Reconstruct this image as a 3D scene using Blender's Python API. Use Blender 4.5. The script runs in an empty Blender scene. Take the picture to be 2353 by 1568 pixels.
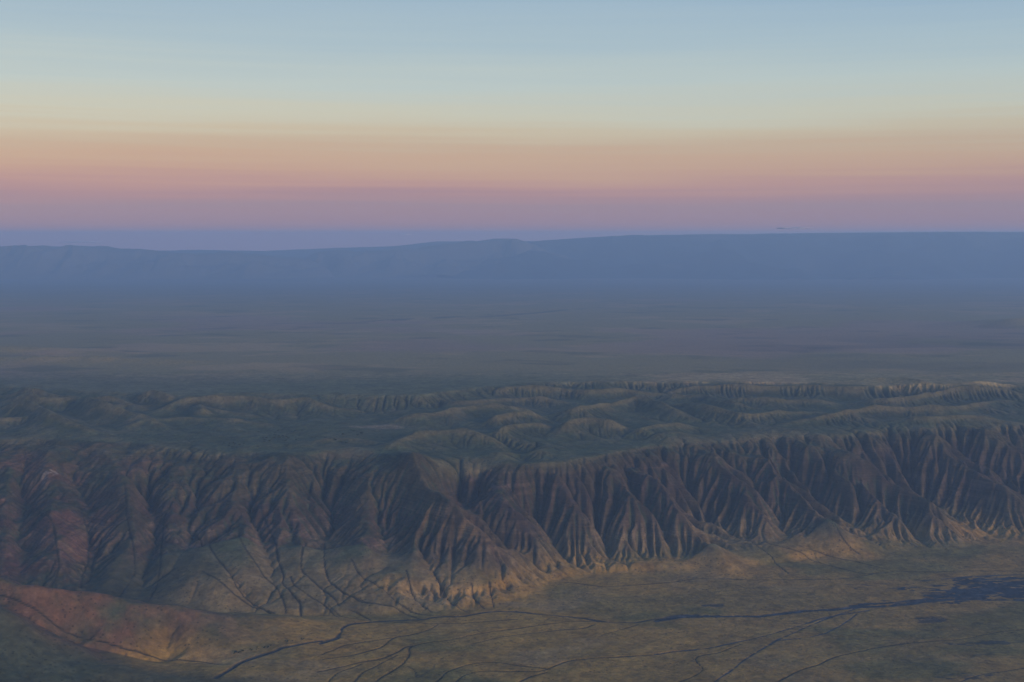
import bpy, math, random
import numpy as np

# ------------------------------------------------------------------ camera
CAM_Z = 2000.0
F_PX = 1236.0            # focal length in pixels of the 1024 px wide frame
PITCH = math.radians(4.8)
sc = bpy.context.scene
cam_d = bpy.data.cameras.new("camera")
cam = bpy.data.objects.new("camera", cam_d)
sc.collection.objects.link(cam)
cam.location = (0, 0, CAM_Z)
cam.rotation_euler = (math.radians(90) - PITCH, 0, 0)
cam_d.sensor_width = 36.0
cam_d.lens = 36.0 * F_PX / 1024.0
cam_d.clip_start = 10.0
cam_d.clip_end = 600000.0
sc.camera = cam

# ------------------------------------------------------------------ sky
SUN_AZ = math.radians(133)     # clockwise from the view direction (+Y): behind, to the right
SUN_EL = math.radians(9)
world = bpy.data.worlds.new("World")
sc.world = world
world.use_nodes = True
nt = world.node_tree
nt.nodes.clear()
N = nt.nodes.new
L = nt.links.new


def mathn(op, a, b=None, clamp=False, tree=None):
    t = tree or nt
    n = t.nodes.new('ShaderNodeMath')
    n.operation = op
    n.use_clamp = clamp
    for i, v in enumerate((a, b)):
        if v is None:
            continue
        if isinstance(v, (int, float)):
            n.inputs[i].default_value = v
        else:
            t.links.new(v, n.inputs[i])
    return n.outputs[0]


def lin(c):
    c = np.asarray(c, float) / 255.0
    return tuple(np.where(c <= 0.04045, c / 12.92, ((c + 0.055) / 1.055) ** 2.4))


tc = N('ShaderNodeTexCoord')
sep = N('ShaderNodeSeparateXYZ')
L(tc.outputs['Generated'], sep.inputs[0])
elev = mathn('MULTIPLY', mathn('ARCSINE', sep.outputs['Z']), 180 / math.pi)
az = mathn('ARCTAN2', sep.outputs['X'], sep.outputs['Y'])
# layered air: long, thin, slightly tilted strata that push the colour bands up and down
cmb = N('ShaderNodeCombineXYZ')
L(mathn('MULTIPLY', az, 2.2), cmb.inputs[0])
L(mathn('MULTIPLY', elev, 0.55), cmb.inputs[1])
nz = N('ShaderNodeTexNoise')
nz.inputs['Scale'].default_value = 1.0
nz.inputs['Detail'].default_value = 3.0
nz.inputs['Roughness'].default_value = 0.45
L(cmb.outputs[0], nz.inputs['Vector'])
cmb2 = N('ShaderNodeCombineXYZ')
L(mathn('MULTIPLY', az, 3.0), cmb2.inputs[0])
L(mathn('ADD', mathn('MULTIPLY', elev, 4.0), mathn('MULTIPLY', az, 1.3)), cmb2.inputs[1])
nz2 = N('ShaderNodeTexNoise')
nz2.inputs['Scale'].default_value = 1.0
nz2.inputs['Detail'].default_value = 4.0
L(cmb2.outputs[0], nz2.inputs['Vector'])
w1 = mathn('MULTIPLY', mathn('SUBTRACT', nz.outputs[0], 0.5), 1.8)
w2 = mathn('MULTIPLY', mathn('SUBTRACT', nz2.outputs[0], 0.5), 1.0)
fade = mathn('DIVIDE', mathn('MAXIMUM', elev, 0.0), 2.2, clamp=True)
warp = mathn('MULTIPLY', mathn('ADD', w1, w2), fade)
el2 = mathn('ADD', elev, warp)
ramp = N('ShaderNodeValToRGB')
L(mathn('DIVIDE', mathn('ADD', el2, 2.0), 22.0, clamp=True), ramp.inputs[0])
cr = ramp.color_ramp
cr.interpolation = 'B_SPLINE' if False else 'LINEAR'
stops = [(-2.00, (176, 138, 146)), (0.52, (172, 139, 146)), (0.90, (170, 141, 149)),
         (1.45, (168, 144, 152)), (1.90, (180, 146, 148)), (2.40, (193, 155, 147)), (2.90, (201, 166, 146)),
         (3.60, (204, 174, 149)), (4.15, (203, 181, 156)), (4.75, (206, 193, 168)), (5.50, (205, 203, 184)),
         (6.90, (193, 204, 199)), (8.70, (176, 195, 202)), (10.60, (162, 186, 202)), (20.00, (118, 152, 184))]
while len(cr.elements) < len(stops):
    cr.elements.new(0.5)
for e, (d, c) in zip(cr.elements, stops):
    e.position = (d + 2.0) / 22.0
    e.color = (*(np.array(lin(c)) / 2 ** 1.1), 1)
sky = N('ShaderNodeTexSky')
sky.sky_type = 'NISHITA'
sky.sun_disc = False
sky.sun_elevation = SUN_EL
sky.sun_rotation = SUN_AZ
sky.altitude = 2000
sky.air_density = 1.0
sky.dust_density = 1.2
sky.ozone_density = 2.5
skym = N('ShaderNodeMixRGB')
skym.blend_type = 'MULTIPLY'
skym.inputs[0].default_value = 1
L(sky.outputs[0], skym.inputs[1])
skym.inputs[2].default_value = (0.132, 0.127, 0.130, 1)
mix = N('ShaderNodeMixRGB')
L(mathn('DIVIDE', mathn('SUBTRACT', elev, 14.0), 16.0, clamp=True), mix.inputs[0])
side = N('ShaderNodeMixRGB')
L(mathn('MULTIPLY', mathn('ADD', az, 0.4), 1.25, clamp=True), side.inputs[0])
side.inputs[1].default_value = (1.03, 1.01, 1.0, 1)
side.inputs[2].default_value = (.90, .94, .99, 1)
tone = N('ShaderNodeMixRGB')
tone.blend_type = 'MULTIPLY'
tone.inputs[0].default_value = 1
L(ramp.outputs[0], tone.inputs[1])
L(side.outputs[0], tone.inputs[2])
L(tone.outputs[0], mix.inputs[1])
L(skym.outputs[0], mix.inputs[2])
bg = N('ShaderNodeBackground')
bg.inputs['Strength'].default_value = 1.0
L(mix.outputs[0], bg.inputs[0])
wo = N('ShaderNodeOutputWorld')
L(bg.outputs[0], wo.inputs[0])

# ------------------------------------------------------------------ low dusk sun
sun_d = bpy.data.lights.new("sun", 'SUN')
sun_d.energy = 1.7
sun_d.angle = math.radians(20)
sun_d.color = (1.0, 0.74, 0.56)
sun = bpy.data.objects.new("sun", sun_d)
sc.collection.objects.link(sun)
# direction the light comes from
sx, sy, sz = math.sin(SUN_AZ) * math.cos(SUN_EL), math.cos(SUN_AZ) * math.cos(SUN_EL), math.sin(SUN_EL)
from mathutils import Vector
sun.rotation_euler = Vector((sx, sy, sz)).to_track_quat('Z', 'Y').to_euler()

sc.view_settings.view_transform = 'Standard'
sc.view_settings.look = 'None'
sc.view_settings.exposure = 1.1
sc.view_settings.gamma = 1.0
sc.render.engine = 'CYCLES'
sc.cycles.volume_bounces = 3
sc.cycles.max_bounces = 6
sc.cycles.diffuse_bounces = 2

# ------------------------------------------------------------------ noise
def _h(ix, iy, seed):
    n = (ix.astype(np.int64) * 374761393 + iy.astype(np.int64) * 668265263 + seed * 1442695041) & 0xffffffff
    n = ((n ^ (n >> 13)) * 1274126177) & 0xffffffff
    n = (n ^ (n >> 16)) & 0xffffff
    return n.astype(np.float32) / np.float32(0xffffff)


def vnoise(x, y, seed=0):
    fx, fy = np.floor(x), np.floor(y)
    ix, iy = fx.astype(np.int64), fy.astype(np.int64)
    u, v = (x - fx).astype(np.float32), (y - fy).astype(np.float32)
    u = u * u * u * (u * (u * 6 - 15) + 10)
    v = v * v * v * (v * (v * 6 - 15) + 10)
    a = _h(ix, iy, seed); b = _h(ix + 1, iy, seed)
    c = _h(ix, iy + 1, seed); d = _h(ix + 1, iy + 1, seed)
    return (a + (b - a) * u + (c - a) * v + (a - b - c + d) * u * v) * 2 - 1


def fbm(x, y, scale, octv=4, seed=0, gain=0.5):
    r = np.zeros(np.broadcast(x, y).shape, np.float32)
    amp, f = 1.0, 1.0 / scale
    ca, sa = math.cos(0.6), math.sin(0.6)
    for o in range(octv):
        xr, yr = (x * ca - y * sa) * f + o * 17.3, (x * sa + y * ca) * f - o * 9.1
        r += amp * vnoise(xr, yr, seed + o)
        amp *= gain
        f *= 2.03
        ca, sa = ca * math.cos(0.9) - sa * math.sin(0.9), sa * math.cos(0.9) + ca * math.sin(0.9)
    return r


def sstep(a, b, x):
    t = np.clip((x - a) / (b - a), 0, 1)
    return t * t * (3 - 2 * t)


# ------------------------------------------------------------------ where things stand
# survey sights: (column, row) of a 2353 x 1568 print of the view -> a point of the land at height z
S = 1024.0 / 2353.0


def at(px, py, z=0.0):
    u = (px * S - 512.0) / F_PX
    v = (341.0 - py * S) / F_PX
    dy = math.cos(PITCH) + v * math.sin(PITCH)
    dz = v * math.cos(PITCH) - math.sin(PITCH)
    t = (z - CAM_Z) / dz
    return (u * t, dy * t, z)


def A_(pts):   # zoom sheets of the print
    return [((x * .3993) * .9412, (1040 + y * .3993) * .9412, *r) for x, y, *r in pts]


def B_(pts):
    return [((800 + x * .3993) * .9412, (1040 + y * .3993) * .9412, *r) for x, y, *r in pts]


def C_(pts):
    return [((1600 + x * .3993) * .9412, (1040 + y * .3993) * .9412, *r) for x, y, *r in pts]


def D_(pts):
    return [(x * .36, 771.8 + y * .36, *r) for x, y, *r in pts]


def E_(pts):
    return [(753 + x * .36, 771.8 + y * .36, *r) for x, y, *r in pts]


def F_(pts):
    return [(1506 + x * .36, 771.8 + y * .36, *r) for x, y, *r in pts]


# guide lines with heights: the scarp's crest and foot, the edge of the upper plain, the near hill
crest = [(-400, 1000, 605), (-150, 1003, 600), (0, 1010, 600), (150, 1012, 598), (300, 1011, 595), (400, 1030, 588), (480, 1040, 580),
         (600, 1036, 580), (680, 1042, 576), (760, 1036, 578), (850, 1038, 578), (930, 1052, 572), (1000, 1070, 545),
         (1040, 1072, 535), (1100, 1064, 545), (1200, 1062, 555), (1300, 1060, 560), (1370, 1048, 565), (1480, 1022, 575), (1600, 1012, 580),
         (1700, 1006, 585), (1800, 996, 590), (1900, 1002, 590), (2000, 990, 598), (2150, 985, 600), (2353, 978, 605), (2600, 970, 605)]
foot = [(-400, 1400, 60), (0, 1400, 55), (300, 1405, 50), (520, 1412, 42), (700, 1420, 36), (850, 1420, 32), (1000, 1410, 30), (1120, 1400, 28),
        (1200, 1375, 28), (1262, 1340, 30), (1330, 1325, 30), (1450, 1318, 30), (1580, 1318, 30), (1700, 1310, 32),
        (1850, 1290, 35), (2000, 1275, 40), (2150, 1262, 42), (2353, 1245, 45), (2650, 1225, 50)]
edge2 = [(-300, 878, 722), (0, 884, 722), (150, 893, 722), (330, 905, 720), (420, 912, 718), (560, 905, 720), (700, 905, 720), (850, 907, 720),
         (960, 908, 720), (1060, 895, 722), (1150, 885, 724), (1250, 880, 724), (1400, 877, 724), (1500, 877, 724), (1700, 877, 724),
         (1900, 881, 722), (2050, 888, 722), (2200, 890, 722), (2353, 886, 722), (2600, 884, 722)]
foot2 = [(-300, 930, 640), (0, 926, 640), (200, 934, 636), (400, 944, 630), (560, 938, 632), (700, 940, 630), (850, 944, 628), (1000, 940, 628),
         (1100, 930, 630), (1250, 918, 632), (1450, 914, 632), (1650, 908, 634), (1850, 912, 634), (2000, 918, 634), (2353, 925, 634), (2600, 920, 634)]
apron_px = [(380, 1262, 45), (430, 1250, 50), (520, 1235, 55), (620, 1228, 55), (720, 1228, 55), (830, 1240, 50), (900, 1290, 30), (960, 1330, 15), (1060, 1350, 5), (1150, 1345, 5),
            (1330, 1280, 35), (1450, 1275, 40), (1580, 1275, 42), (1680, 1252, 55), (1800, 1222, 62), (1920, 1200, 66), (2020, 1178, 68), (2120, 1150, 70), (2240, 1125, 72), (2353, 1100, 74), (2600, 1040, 74)]
near_crest = [(-120, 1278, 430), (-60, 1302, 420), (0, 1322, 398), (60, 1335, 375), (120, 1350, 345), (190, 1357, 318), (230, 1355, 305), (270, 1370, 275), (330, 1387, 240),
              (400, 1384, 225), (450, 1398, 195), (510, 1413, 160), (620, 1412, 118), (700, 1420, 80), (760, 1438, 48)]
near_gully = [(-120, 1350, 330), (0, 1388, 285), (90, 1425, 235), (150, 1463, 165), (230, 1493, 110), (350, 1518, 62), (430, 1520, 50), (500, 1524, 42)]
near_rise = [(-200, 1345, 420), (-60, 1372, 392), (0, 1396, 355), (60, 1428, 290), (130, 1465, 215), (250, 1507, 120), (400, 1532, 60)]
near_low = [(-300, 1640, 190), (0, 1640, 120), (200, 1640, 70), (400, 1620, 50)]
valley_behind = [(-400, 1385, 90), (0, 1395, 80), (300, 1400, 62), (520, 1410, 46)]
plain = [(500, 1640, 44), (900, 1640, 42), (1400, 1640, 38), (1900, 1640, 32), (2353, 1640, 34), (800, 1500, 36), (1200, 1480, 30), (1600, 1480, 22), (2000, 1480, 16), (2353, 1440, 12),
         (1500, 1370, 22), (1800, 1350, 18), (2100, 1330, 16), (2353, 1310, 16)]

# watercourses of the lower plain: (points, half width m, depth m, braided)
rivers = [
    (A_([(1320, 1540), (1380, 1510), (1480, 1440), (1560, 1410), (1640, 1380), (1760, 1335), (1880, 1325), (1960, 1310)]), 15, 9, 0),
    (B_([(-40, 1320), (60, 1290), (75, 1240), (130, 1210), (300, 1195), (560, 1180), (830, 1165), (960, 1145), (1180, 1138), (1300, 1150), (1550, 1175), (1700, 1195), (1900, 1195), (2080, 1170), (2254, 1160)]), 14, 7, 0),
    (C_([(0, 1190), (150, 1160), (350, 1160), (600, 1165), (800, 1150), (1000, 1130), (1200, 1110), (1400, 1100), (1600, 1080), (1800, 1060), (2000, 1060), (2300, 1066)]), 29, 4, 1),
    (C_([(1200, 1105), (1400, 1085), (1600, 1068), (1800, 1035), (2000, 1000), (2300, 950)]), 34, 3, 1),
    (C_([(1700, 1045), (1900, 1040), (2100, 1010), (2400, 1010)]), 75, 3, 1),
    (C_([(1750, 932), (1950, 917), (2300, 906)]), 16, 3, 1),
    (C_([(1860, 950), (2050, 935), (2300, 925)]), 22, 2, 1),
    (B_([(250, 1590), (330, 1530), (440, 1470), (510, 1400), (500, 1350), (560, 1330), (720, 1310), (880, 1275), (1060, 1250), (1350, 1210), (1500, 1190), (1650, 1195)]), 7, 6, 0),
    (B_([(-60, 1505), (0, 1490), (200, 1440), (340, 1420), (430, 1380), (470, 1345), (510, 1340)]), 6, 5, 0),
    (B_([(650, 1580), (720, 1500), (860, 1455), (1010, 1440), (1160, 1465), (1330, 1480)]), 6, 6, 0),
    (B_([(770, 1570), (820, 1520), (920, 1498), (1100, 1500), (1300, 1500), (1340, 1490), (1440, 1440), (1600, 1415), (1850, 1405), (2020, 1390), (2100, 1370), (2254, 1365)]), 8, 6, 0),
    (B_([(1130, 1580), (1230, 1530), (1340, 1500)]), 6, 5, 0),
    (B_([(-30, 1425), (160, 1400), (330, 1350), (400, 1290), (560, 1265), (640, 1235), (680, 1215)]), 6, 5, 0),
    (B_([(-30, 1395), (0, 1385), (70, 1345), (200, 1320), (350, 1300), (440, 1285)]), 5, 4, 0),
    (B_([(400, 1200), (700, 1210), (950, 1195), (1160, 1180)]), 5, 4, 0),
    (B_([(880, 1330), (1050, 1290), (1200, 1270), (1420, 1245), (1560, 1240), (1640, 1212)]), 5, 4, 0),
    (B_([(540, 1530), (540, 1500), (520, 1480), (490, 1465)]), 5, 5, 0),
    (B_([(0, 1568), (60, 1500), (200, 1455)]), 5, 5, 0),
    (B_([(160, 1568), (220, 1500), (330, 1450), (430, 1400)]), 5, 4, 0),
    (B_([(1680, 1270), (1760, 1250), (1850, 1225), (1900, 1210)]), 4, 4, 0),
    (C_([(330, 1590), (370, 1560), (470, 1490), (540, 1430), (640, 1370), (740, 1310), (840, 1270), (900, 1240), (1000, 1200), (1100, 1160), (1250, 1110)]), 9, 4, 1),
    (C_([(0, 1390), (150, 1370), (350, 1350), (540, 1310), (640, 1290), (780, 1250), (900, 1215), (1010, 1180), (1150, 1150), (1300, 1130)]), 9, 4, 1),
    (C_([(740, 1310), (900, 1300), (1040, 1270), (1120, 1230), (1180, 1190), (1230, 1150)]), 8, 3, 1),
    (C_([(720, 1580), (850, 1510), (1000, 1460), (1090, 1420), (1200, 1390), (1330, 1360), (1500, 1335), (1700, 1315), (1900, 1300), (2100, 1260), (2300, 1242)]), 5, 5, 0),
    (C_([(1840, 1575), (2000, 1520), (2150, 1500), (2300, 1475)]), 5, 5, 0),
    (C_([(120, 1575), (240, 1530), (300, 1490), (240, 1430), (260, 1400), (400, 1380), (520, 1330)]), 4, 4, 0),
    (C_([(-560, 955), (-300, 985), (0, 965), (100, 955), (230, 935), (500, 940), (770, 940), (1150, 935), (1250, 920), (1330, 905)]), 6, 4, 0),
    (C_([(650, 700), (750, 750), (900, 790), (1050, 850), (1280, 905), (1450, 890)]), 5, 6, 0),
    (C_([(880, 745), (1050, 795), (1250, 835), (1450, 885), (1700, 890), (1900, 880), (2300, 890)]), 6, 6, 0),
    (A_([(1600, 480), (1650, 600), (1690, 700), (1730, 900), (1720, 940), (1780, 1010), (1840, 1080), (1840, 1160)]), 7, 10, 2),
    (A_([(1200, 620), (1240, 700), (1330, 830), (1420, 940), (1460, 1010), (1560, 1080), (1660, 1140)]), 5, 8, 2),
    (A_([(1980, 620), (1980, 800), (2010, 920), (2100, 1020), (2254, 1090)]), 5, 8, 2),
    (A_([(1870, 660), (1850, 760), (1840, 860), (1950, 960), (2050, 1050), (2080, 1100)]), 5, 8, 2),
    (A_([(1240, 920), (1330, 985), (1420, 1040), (1560, 1100), (1680, 1140)]), 3, 4, 2),
    (A_([(1450, 700), (1500, 780), (1600, 880), (1690, 960), (1730, 1050), (1750, 1140)]), 4, 6, 2),
    (A_([(1780, 900), (1800, 960), (1900, 1040), (1990, 1100), (2060, 1170)]), 4, 6, 2),
    (A_([(215, 440), (250, 550), (330, 650), (350, 800), (360, 900), (320, 970)]), 5, 10, 2),
    (A_([(770, 380), (770, 560), (810, 700), (830, 850), (770, 970), (730, 1030)]), 5, 10, 2),
    (A_([(1060, 420), (1000, 520), (990, 700), (980, 850), (950, 960), (920, 1040)]), 5, 10, 2),
    (A_([(480, 440), (540, 600), (540, 750), (500, 900), (490, 980)]), 4, 8, 2),
    (A_([(620, 620), (560, 760), (550, 880), (500, 970)]), 4, 8, 2),
    (B_([(0, 1090), (80, 1170), (260, 1195)]), 4, 5, 2),
    (B_([(0, 920), (90, 1010), (220, 1090), (430, 1120), (560, 1175)]), 5, 6, 2),
    (B_([(130, 1130), (200, 1150), (260, 1190)]), 3, 4, 2),
    (B_([(150, 820), (200, 900), (330, 1000), (420, 1090), (620, 1160), (760, 1165)]), 5, 8, 2),
    (B_([(480, 880), (500, 950), (540, 1050), (640, 1130)]), 4, 6, 2),
    (B_([(640, 860), (700, 950), (760, 1050), (850, 1140)]), 4, 7, 2),
    (B_([(880, 960), (900, 1030), (960, 1120)]), 3, 5, 2),
    (B_([(990, 960), (1005, 1040), (1020, 1120)]), 3, 5, 2),
    (C_([(400, 560), (520, 640), (600, 720), (720, 820), (820, 905)]), 4, 6, 2),
    (C_([(1000, 560), (1080, 680), (1140, 740), (1250, 800)]), 4, 6, 2),
    (C_([(1700, 560), (1760, 640), (1860, 690)]), 4, 5, 2),
    (C_([(1780, 440), (1950, 510), (2100, 580), (2250, 620)]), 4, 5, 2),
    (A_([(-60, 1040), (60, 1040), (200, 1110), (330, 1190), (500, 1260), (720, 1340), (900, 1380), (1050, 1400), (1250, 1440), (1400, 1455)]), 5, 7, 2),
]
# dark flats of wet silt: (sheet pts centre x, y, half length px, half height px)
silt = [(*C_([(1620, 940)])[0], 30, 2.2), (*C_([(1290, 975)])[0], 26, 5), (*C_([(1395, 1070)])[0], 20, 4), (*C_([(1690, 1185)])[0], 30, 5),
        (*C_([(2060, 1325)])[0], 34, 3.6), (*C_([(1860, 1335)])[0], 26, 3), (*C_([(1860, 1530)])[0], 50, 5), (*C_([(350, 1095)])[0], 18, 3),
        (*C_([(2050, 945)])[0], 90, 6), (*C_([(2100, 1000)])[0], 130, 20)]

# ridges laid over the guide surface: (print points, height m, half width m)
ridges = [
    ([(930, 1058), (945, 1100), (962, 1140), (990, 1185), (1035, 1222), (1085, 1262), (1140, 1295), (1200, 1325), (1245, 1342)], 160, 190),
    ([(1060, 1075), (1085, 1110), (1130, 1150), (1180, 1200), (1230, 1240), (1290, 1290)], 55, 120),
    ([(1000, 1080), (1060, 1120), (1110, 1170), (1160, 1230), (1200, 1280)], 50, 110),
    ([(850, 1060), (842, 1150), (830, 1240), (880, 1330), (930, 1380)], 45, 150),
    ([(660, 1050), (668, 1120), (690, 1200), (700, 1280)], 40, 110),
    ([(505, 1090), (540, 1140), (560, 1200)], 35, 120),
    ([(560, 1200), (470, 1260), (460, 1340), (560, 1395)], 35, 160),
    ([(240, 1030), (275, 1100), (300, 1160), (330, 1260), (340, 1330)], 55, 130),
    ([(110, 1030), (105, 1120), (110, 1230), (140, 1330)], 55, 120),
    ([(380, 1060), (395, 1140), (370, 1240), (390, 1340)], 40, 110),
    ([(0, 1020), (20, 1120), (10, 1260), (20, 1340)], 45, 110),
    ([(1250, 1080), (1270, 1130), (1330, 1210), (1400, 1290)], 40, 100),
    ([(1480, 1080), (1500, 1120), (1560, 1200), (1640, 1280), (1700, 1325)], 60, 120),
    ([(1480, 1110), (1450, 1190), (1440, 1280)], 40, 90),
    ([(1400, 1080), (1450, 1150), (1500, 1230), (1540, 1300)], 45, 100),
    ([(1620, 1040), (1680, 1110), (1750, 1190), (1800, 1240)], 50, 110),
    ([(1730, 1040), (1790, 1110), (1850, 1180), (1920, 1240), (2020, 1285)], 65, 120),
    ([(1905, 1050), (1960, 1090), (2020, 1110), (2090, 1160), (2180, 1215), (2250, 1245)], 85, 130),
    ([(1970, 1100), (2000, 1150), (2050, 1200), (2120, 1240)], 45, 100),
    ([(2120, 1000), (2180, 1060), (2250, 1130), (2340, 1190), (2400, 1220)], 60, 130),
    ([(2230, 1000), (2300, 1050), (2380, 1100), (2480, 1150)], 60, 130),
    ([(1840, 1020), (1900, 1080), (1960, 1160), (2000, 1200)], 40, 90),
    # bumps along the crest
    ([(780, 1034), (850, 1034), (900, 1044)], 18, 130),
    ([(1110, 1050), (1190, 1040), (1280, 1045)], 28, 130),
    ([(1480, 1008), (1560, 998), (1620, 1000)], 25, 120),
    # hills of the bench between the scarp and the upper plain
    (D_([(-40, 405), (140, 398), (300, 430), (480, 460), (620, 470), (700, 452), (860, 470), (960, 500)]), 42, 110),
    (D_([(-40, 450), (200, 462), (330, 480), (500, 465), (600, 500), (700, 530), (900, 560), (1100, 600)]), 52, 130),
    (D_([(-40, 520), (150, 520), (260, 545), (350, 590), (500, 620), (650, 640)]), 55, 150),
    (D_([(1000, 500), (1130, 470), (1250, 470), (1400, 470), (1600, 465), (1800, 480), (1950, 450), (2100, 485), (2353, 480)]), 45, 110),
    (D_([(860, 440), (950, 380), (1050, 440), (1130, 470)]), 45, 90),
    (D_([(1250, 480), (1320, 540)]), 30, 90),
    (E_([(700, 440), (950, 460), (1080, 430), (1250, 425), (1500, 430), (1650, 440)]), 40, 100),
    (E_([(400, 560), (650, 540), (900, 500), (1100, 490), (1400, 480)]), 40, 110),
    (E_([(1400, 520), (1650, 525), (1750, 492), (1900, 470), (2000, 455), (2150, 500), (2353, 560)]), 58, 130),
    (E_([(1000, 575), (1200, 560), (1300, 545), (1450, 540)]), 42, 120),
    (E_([(1450, 630), (1640, 592), (1800, 602), (2000, 622)]), 42, 120),
    (E_([(1050, 660), (1200, 620), (1300, 602), (1500, 615)]), 38, 120),
    (E_([(380, 755), (500, 690), (700, 662), (850, 655), (1000, 680), (1150, 690)]), 42, 150),
    (E_([(1950, 640), (2150, 600), (2353, 575)]), 40, 110),
    (E_([(1080, 350), (1300, 350), (1500, 360), (1650, 390), (1900, 370), (2100, 395), (2353, 360)]), 38, 80),
    (F_([(60, 380), (130, 355), (250, 370), (400, 355), (700, 360), (850, 355), (1050, 370), (1600, 350)]), 42, 90),
    (F_([(0, 400), (300, 405), (400, 440), (700, 480)]), 35, 80),
    (F_([(0, 470), (100, 470), (300, 510), (600, 550), (760, 530), (900, 520), (1150, 500)]), 45, 110),
    (F_([(400, 430), (700, 440), (1000, 445), (1250, 440)]), 35, 90),
    (F_([(850, 575), (1200, 540), (1400, 510), (1600, 515), (1800, 515), (2000, 480), (2150, 430), (2400, 420)]), 50, 110),
    (F_([(1250, 440), (1500, 450), (1650, 440), (1800, 400), (2000, 370), (2400, 375)]), 50, 110),
    (F_([(1250, 290), (1500, 300), (1800, 330), (2100, 320), (2400, 330)]), 30, 90),
    (F_([(1500, 560), (1800, 570), (2100, 545), (2400, 560)]), 35, 110),
    ([(-80, 985), (60, 974), (150, 988), (270, 1001)], 34, 110),
    ([(290, 986), (400, 968), (520, 972), (640, 984)], 26, 100),
    ([(200, 948), (330, 940), (470, 950), (600, 960)], 26, 90),
    ([(520, 1034), (640, 1024), (760, 1028)], 10, 80),
    ([(690, 1022), (800, 1012), (900, 1024), (990, 1040)], 18, 90),
]
hollows = [   # (print points, depth m, half width m)
    ([(1052, 1080), (1062, 1110), (1085, 1150), (1130, 1200), (1185, 1250), (1220, 1290)], 60, 75),
    ([(930, 1130), (900, 1200), (880, 1260), (860, 1320)], 55, 110),
    ([(770, 1080), (775, 1150), (765, 1250)], 35, 80),
    ([(600, 1080), (590, 1150), (600, 1230), (640, 1320), (690, 1410)], 35, 80),
    ([(330, 1080), (325, 1150), (330, 1220), (345, 1290), (310, 1370)], 45, 80),
    ([(60, 1060), (55, 1150), (45, 1240), (60, 1350)], 40, 80),
    ([(190, 1080), (200, 1160), (215, 1260), (200, 1350)], 45, 80),
    (A_([(1640, 560), (1690, 700), (1730, 900), (1720, 940), (1780, 1010), (1840, 1080), (1840, 1160)]), 14, 35),
    (A_([(1240, 700), (1330, 830), (1420, 940), (1460, 1010), (1560, 1080), (1660, 1140)]), 12, 35),
    (A_([(1980, 620), (1980, 800), (2010, 920), (2100, 1020), (2254, 1090)]), 12, 35),
    (A_([(1850, 760), (1840, 860), (1950, 960), (2050, 1050), (2080, 1100)]), 10, 30),
    ([(1200, 1090), (1215, 1140), (1260, 1210), (1320, 1270)], 40, 80),
    ([(1560, 1060), (1620, 1130), (1700, 1220), (1760, 1270)], 45, 80),
    ([(1830, 1060), (1900, 1130), (1980, 1210)], 50, 80),
    ([(2060, 1020), (2110, 1080), (2180, 1150), (2260, 1210)], 60, 90),
    ([(2020, 1010), (2050, 1070), (2110, 1120)], 40, 80),
    (A_([(1010, 1120), (960, 1200), (950, 1280), (1010, 1340), (1090, 1385)]), 42, 70),
    (A_([(360, 1030), (420, 1100), (480, 1180), (560, 1250)]), 34, 75),
    (D_([(420, 560), (560, 600), (720, 630)]), 14, 60),
    (E_([(1180, 700), (1230, 760), (1260, 800)]), 35, 80),
    (E_([(560, 720), (640, 700), (760, 640)]), 15, 70),
]

# ------------------------------------------------------------------ guide surface
X0, X1, Y0, Y1 = -5040.0, 5040.0, 4200.0, 11872.0
DX = 7.0


def axes(dx):
    return np.arange(X0, X1 + .1, dx), np.arange(Y0, Y1 + .1, dx)


def upper_plain(x, y):
    """height of the far plain"""
    return 722 - 0.0145 * np.clip(y - 9600, 0, 42000) + fbm(x, y, 2600, 3, 90) * 7


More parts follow.
